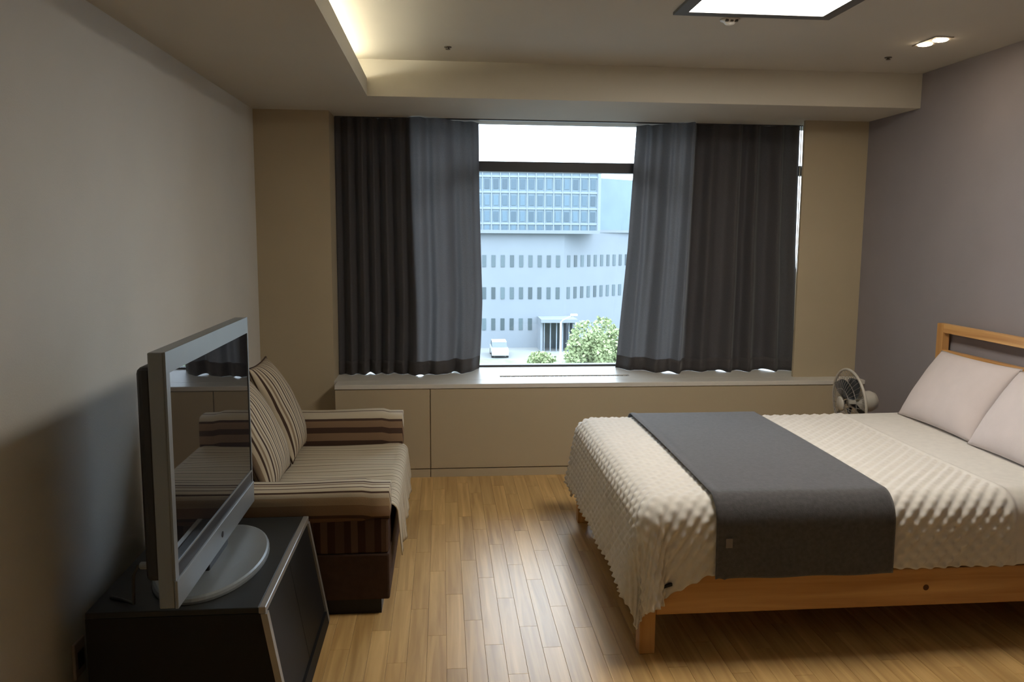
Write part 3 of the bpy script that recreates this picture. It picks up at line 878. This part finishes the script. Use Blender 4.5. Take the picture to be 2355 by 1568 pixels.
# pillows
m_pil = mat('pillowcase_pale_pink', (0.60, 0.535, 0.53), 0.85, 0.2, var=0.03, scale=10, sheen=0.2, bump=0.1, bscale=250)
def pillow(label, cy, yawz, w, cx, cz):
    cushion('pillow', label, 'pillow', 'pillows against the headboard', (cx, cy, cz), w, 0.43, 0.15, lean(0.58, yawz, -1), m_pil, pw=3.0)
pillow('pale pink pillow leaning on the headboard at the window side of the bed', 3.89, 0.0, 0.64, 2.665, 0.795)
pillow('pale pink pillow leaning on the headboard at the bed side away from the window', 3.26, 0.05, 0.64, 2.635, 0.79)

# ------------------------------------------------------------------ electric fan behind the bed
m_fanw = mat('fan_white_plastic', (0.52, 0.49, 0.43), 0.4, 0.5)
m_fanb = mat('fan_blade_smoke', (0.10, 0.11, 0.12), 0.3, 0.5)
m_fang = mat('fan_grille_wire', (0.36, 0.34, 0.31), 0.4, 0.5, metal=0.3)
fc = Vector((2.555, 4.76, 0.56))
ax = Vector((-0.995, 0.01, -0.07)).normalized()
fan = thing('electric_fan', 'white electric fan standing behind the bed by the window cabinet', 'fan', (fc.x+0.06, fc.y+0.03, 0))
d, u, v = frame_of(ax)
R0 = 0.212
bm = bmesh.new()
ring = [fc + (u*math.cos(2*PI*k/48)+v*math.sin(2*PI*k/48))*R0 for k in range(48)]
add_tube(bm, ring, 0.0085, 8, closed=True)
bm_obj('rim', bm, m_fanw, fan, smooth=True)
for nm, sgn in (('front_grille', 1), ('rear_grille', -1)):
    bm = bmesh.new()
    for k in range(36):
        a = 2*PI*k/36
        e = u*math.cos(a)+v*math.sin(a)
        pts = [fc + e*R0*t + d*sgn*0.058*(1-t**2.5) for t in (0.2, 0.4, 0.6, 0.8, 0.95, 1.0)]
        add_tube(bm, pts, 0.0014, 4)
    for rr in (0.45, 0.72):
        add_tube(bm, [fc + (u*math.cos(2*PI*k/40)+v*math.sin(2*PI*k/40))*R0*rr + d*sgn*0.058*(1-rr**2.5) for k in range(40)], 0.0016, 4, closed=True)
    bm_obj(nm, bm, m_fang, fan, smooth=True)
bm = bmesh.new(); add_lathe(bm, fc + d*0.052, d, [(0, 0.046), (0.008, 0.045), (0.014, 0.036), (0.017, 0)], 28)
bm_obj('hub_cap', bm, m_fanw, fan, smooth=True)
for k in range(5):
    bm = bmesh.new()
    ang0 = 2*PI*k/5 + 0.3
    nr, na = 7, 6
    g = []
    for i in range(nr):
        t = i/(nr-1); rr = 0.03+0.150*t
        wdt = 0.75*math.sin(PI*min(1, 0.22+0.70*t))
        row = []
        for j in range(na):
            s_ = j/(na-1)-0.5
            a = ang0 + s_*wdt + 0.25*t
            row.append(bm.verts.new(fc + (u*math.cos(a)+v*math.sin(a))*rr + d*(s_*0.045)))
        g.append(row)
    for i in range(nr-1):
        for j in range(na-1):
            bm.faces.new([g[i][j], g[i+1][j], g[i+1][j+1], g[i][j+1]])
    gm = bmesh.ops.solidify(bm, geom=bm.faces[:], thickness=0.0025)
    bm_obj('blade', bm, m_fanb, fan, smooth=True)
bm = bmesh.new(); add_lathe(bm, fc - d*0.045, -d, [(-0.05, 0.028), (0, 0.03), (0.0, 0.055), (0.02, 0.066), (0.09, 0.066), (0.12, 0.052), (0.135, 0.025), (0.138, 0)], 28)
bm_obj('motor_housing', bm, m_fanw, fan, smooth=True)
mc = fc - d*0.09
bm = bmesh.new(); add_tube(bm, [(mc.x, mc.y, mc.z-0.05), (mc.x, mc.y, 0.30), (mc.x, mc.y, 0.03)], [0.016, 0.018, 0.020], 14)
bm_obj('pole', bm, m_fanw, fan, smooth=True)
bm = bmesh.new(); add_lathe(bm, (mc.x, mc.y, 0), (0, 0, 1), [(0, 0.15), (0.012, 0.152), (0.03, 0.13), (0.042, 0.05), (0.05, 0.03)], 36)
bm_obj('base', bm, m_fanw, fan, smooth=True)
box('control_box', mc.x-0.045, mc.x+0.045, mc.y-0.035, mc.y+0.035, 0.05, 0.16, m_fanw, fan, bev=0.01)

# wall plug near the stand
m_plug = mat('outlet_pale', (0.40, 0.33, 0.30), 0.5, 0.4)
ou = thing('wall_outlet', 'small pale wall outlet low on the wall beside the black stand', 'outlet', (XL, 2.58, 0.19))
box('plate', XL, XL+0.010, 2.545, 2.62, 0.165, 0.285, m_plug, ou, bev=0.003)
box('socket', XL+0.010, XL+0.013, 2.563, 2.602, 0.195, 0.25, m_tvblk, ou)

# ------------------------------------------------------------------ outside
GZ = -10.6
m_gnd = mat('ground_pale_paving', (0.168, 0.176, 0.1712), 0.9, 0.2, var=0.12, scale=0.15)
g = mesh('ground', [(-160, -60, GZ), (200, -60, GZ), (200, 260, GZ), (-160, 260, GZ), (-160, -60, GZ-0.5), (200, -60, GZ-0.5), (200, 260, GZ-0.5), (-160, 260, GZ-0.5)],
         [(0, 1, 2, 3), (7, 6, 5, 4), (0, 4, 5, 1), (1, 5, 6, 2), (2, 6, 7, 3), (3, 7, 4, 0)], m_gnd, org=(0, 100, GZ))
tag(g, kind='structure')
m_grass = mat('lawn_hazed_green', (0.152, 0.192, 0.112), 0.95, 0.1, var=0.25, scale=0.8)  # grass colour paled in place of haze in the air
gr = box('lawn', -4, 40, 60, 77, GZ, GZ+0.06, m_grass); tag(gr, kind='structure')

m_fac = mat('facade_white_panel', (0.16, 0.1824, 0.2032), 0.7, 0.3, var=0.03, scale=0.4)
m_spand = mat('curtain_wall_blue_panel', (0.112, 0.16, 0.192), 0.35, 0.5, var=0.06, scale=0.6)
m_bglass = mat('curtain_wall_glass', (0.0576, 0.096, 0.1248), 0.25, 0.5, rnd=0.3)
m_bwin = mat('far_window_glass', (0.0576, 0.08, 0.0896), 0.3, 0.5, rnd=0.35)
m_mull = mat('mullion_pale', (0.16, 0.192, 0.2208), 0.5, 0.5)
bd = thing('office_building', 'white office building with a blue glazed upper storey beyond the window', 'building', (8, 90, GZ))
CX_ = 12.9
low = prism('lower_wall', [(-22, 85), (CX_, 85), (27, 95.5), (27, 118), (-22, 118)], 2, GZ, 1.9, m_fac, bd)
upw = prism('upper_wall', [(-22, 84.7), (16.6, 84.7), (16.6, 112), (-22, 112)], 2, 1.9, 7.9, m_spand, bd)
box('parapet', -22, 16.7, 84.55, 112, 7.9, 8.6, m_fac, bd)
box('corner_post', 16.35, 16.65, 84.5, 84.8, 1.9, 7.9, m_mull, bd)
prism('side_block', [(16.6, 88), (30, 97), (30, 112), (16.6, 112)], 2, 1.9, 7.7, m_spand, bd)
prism('block_ledge', [(16.6, 87.8), (30.2, 96.8), (30.2, 97.0), (16.6, 88.2)], 2, 1.75, 2.05, m_fac, bd)
box('ledge', -22, 16.6, 84.4, 84.7, 1.6, 1.95, m_fac, bd)
wm = {}
def shared_box(key, w, h, dpt, m):
    if key not in wm:
        me = bpy.data.meshes.new(key)
        x, y, z = w/2, dpt, h/2
        V = [(-x, -y, -z), (x, -y, -z), (x, 0.05, -z), (-x, 0.05, -z), (-x, -y, z), (x, -y, z), (x, 0.05, z), (-x, 0.05, z)]
        me.from_pydata(V, [], [(0, 3, 2, 1), (4, 5, 6, 7), (0, 1, 5, 4), (1, 2, 6, 5), (2, 3, 7, 6), (3, 0, 4, 7)])
        me.materials.append(m); me.update(); wm[key] = me
    return wm[key]
def put(name, me, parent, p, rz=0.0):
    o = bpy.data.objects.new(name, me); COL.objects.link(o); o.parent = parent
    og = ORG[parent.name]
    o.location = (p[0]-og.x, p[1]-og.y, p[2]-og.z); o.rotation_euler = (0, 0, rz)
    return o
COLW = 0.935
for r_, z in enumerate((6.72, 5.02, 3.36, 2.18)):
    for c in range(22):
        x = 15.85 - c*COLW
        me = shared_box('glazing_short' if r_ == 3 else 'glazing', 0.50, 0.55 if r_ == 3 else 1.02, 0.06, m_bglass)
        put('glazing', me, upw, (x, 84.7, z))
for c in range(23):
    x = 15.85+COLW/2 - c*COLW
    put('mullion', shared_box('mullion', 0.10, 5.9, 0.14, m_mull), upw, (x, 84.7, 4.9))
for z in (7.5, 5.88, 4.2, 2.62):
    put('transom_band', shared_box('transom_band', 38.4, 0.20, 0.11, m_mull), upw, (-2.7, 84.7, z))
for z, xs in ((-1.32, range(20)), (-4.72, range(20)), (-8.05, range(3, 20))):
    for c in xs:
        put('window', shared_box('window', 0.42, 1.25, 0.05, m_bwin), low, (12.25 - c*0.985, 85.0, z))
ang = math.atan2(10.5, 14.1)
for z in (-1.32, -4.72):
    for c in range(14):
        s = 0.7 + c*1.05
        put('window', shared_box('window_wide', 0.45, 1.25, 0.05, m_bwin), low, (CX_+s*math.cos(ang), 85+s*math.sin(ang), z), ang)
por = box('porch_roof', 10.1, 13.9, 81.6, 85.2, -7.55, -7.2, m_fac, bd)
box('porch_wall', 10.1, 10.35, 82.2, 85.0, GZ, -7.55, m_fac, por)
box('porch_wall', 13.45, 13.7, 82.2, 85.3, GZ, -7.55, m_fac, por)
box('porch_door', 10.4, 12.85, 84.9, 85.05, GZ, -7.6, m_bwin, por)
for i in range(5):
    x = 10.45+i*0.65
    box('porch_bar', x, x+0.10, 82.2, 82.32, GZ, -7.55, m_mull, por)

m_leaf = mat('leaves_hazed_green', (0.232, 0.2752, 0.1408), 0.9, 0.1, var=0.3, scale=0.9)  # leaf green lightened; the paleness stands in for outdoor haze
m_bark = mat('bark_brown', (0.096, 0.08, 0.064), 0.9, 0.1)
def tree(label, x, y, ztop, rx, rz, seed, n=2600):
    r = np.random.RandomState(seed)
    t = thing('tree', label, 'tree', (x, y, GZ), 'trees outside the window')
    zc = ztop-rz
    bm = bmesh.new()
    add_tube(bm, [(x, y, GZ), (x+0.1, y, GZ+1.6), (x, y+0.1, zc), (x, y, ztop-rz*0.5)], [0.2, 0.16, 0.12, 0.04], 8)
    bm_obj('trunk', bm, m_bark, t, smooth=True)
    lob = r.normal(size=(14, 3)); lob /= np.linalg.norm(lob, axis=1, keepdims=True)
    lob *= r.uniform(0.25, 0.62, (14, 1))
    V, F = [], []
    for i in range(n):
        c = lob[r.randint(14)]
        q = r.normal(size=3); q /= np.linalg.norm(q); q *= 0.42*r.uniform(0.75, 1.0)
        p = (c+q)*np.array([rx, rx, rz]) + np.array([x, y, zc])
        a = r.normal(size=3); a /= np.linalg.norm(a); b_ = np.cross(a, r.normal(size=3)); b_ /= np.linalg.norm(b_)
        s = r.uniform(0.09, 0.20)
        o = len(V)
        V += [tuple(p-a*s), tuple(p+b_*s*0.6), tuple(p+a*s), tuple(p-b_*s*0.6)]
        F.append((o, o+1, o+2, o+3))
    mesh('crown', V, F, m_leaf, t)
tree('round pale green tree beside the street lamp outside', 10.7, 58.5, -4.35, 2.2, 2.7, 1, 3400)
tree('bushy pale green tree farthest from the street lamp, behind the curtain edge', 13.7, 64.5, -4.9, 2.4, 2.8, 2, 3200)
tree('low light green tree in front of the building porch', 8.3, 66, -7.6, 1.6, 1.4, 3, 1400)
tree('lowest wide light green shrub tree on the lawn near the parked car', 6.3, 64, -8.9, 1.9, 0.9, 4, 1200)

m_pole = mat('lamp_post_white', (0.352, 0.36, 0.352), 0.5, 0.5)
lp = thing('street_lamp', 'pale street lamp with a curved arm outside among the trees', 'street lamp', (8.19, 55, GZ))
bm = bmesh.new(); add_tube(bm, [(8.19, 55, GZ), (8.19, 55, -7), (8.19, 55, -4.5)], [0.11, 0.085, 0.07], 10)
bm_obj('post', bm, m_pole, lp, smooth=True)
bm = bmesh.new(); add_tube(bm, [(8.19, 55, -4.52), (8.35, 55, -4.36), (8.75, 55, -4.18), (9.0, 55, -4.08)], 0.05, 8)
bm_obj('arm', bm, m_pole, lp, smooth=True)
bm = bmesh.new(); add_box(bm, 8.85, 9.35, 54.88, 55.12, -4.10, -3.93, 0.05, 2)
bm_obj('lamp_head', bm, m_pole, lp)

m_car = mat('car_white_paint', (0.384, 0.4, 0.416), 0.25, 0.5)
m_tire = mat('car_tyre', (0.03, 0.03, 0.03), 0.8, 0.2)
car = thing('car', 'small white car parked in front of the office building', 'car', (5.6, 79.5, GZ))
cx0, cy0 = 5.6, 79.5
prism('body', [(cy0-1.9, GZ+0.28), (cy0+1.9, GZ+0.28), (cy0+1.95, GZ+0.62), (cy0+1.85, GZ+0.93), (cy0-0.9, GZ+0.93), (cy0-1.75, GZ+0.86), (cy0-1.95, GZ+0.6)], 0, cx0-0.82, cx0+0.82, m_car, car)
prism('cabin', [(cy0-0.85, GZ+0.93), (cy0+1.75, GZ+0.93), (cy0+1.35, GZ+1.44), (cy0-0.3, GZ+1.42)], 0, cx0-0.74, cx0+0.74, m_bwin, car)
prism('roof', [(cy0-0.33, GZ+1.41), (cy0+1.38, GZ+1.43), (cy0+1.3, GZ+1.50), (cy0-0.25, GZ+1.48)], 0, cx0-0.72, cx0+0.72, m_car, car)
for wy in (-1.2, 1.2):
    for wx in (-0.74, 0.74):
        bm = bmesh.new(); add_lathe(bm, (cx0+wx-0.1, cy0+wy, GZ+0.31), (1, 0, 0), [(0, 0.31), (0.2, 0.31)], 18)
        bm_obj('wheel', bm, m_tire, car)
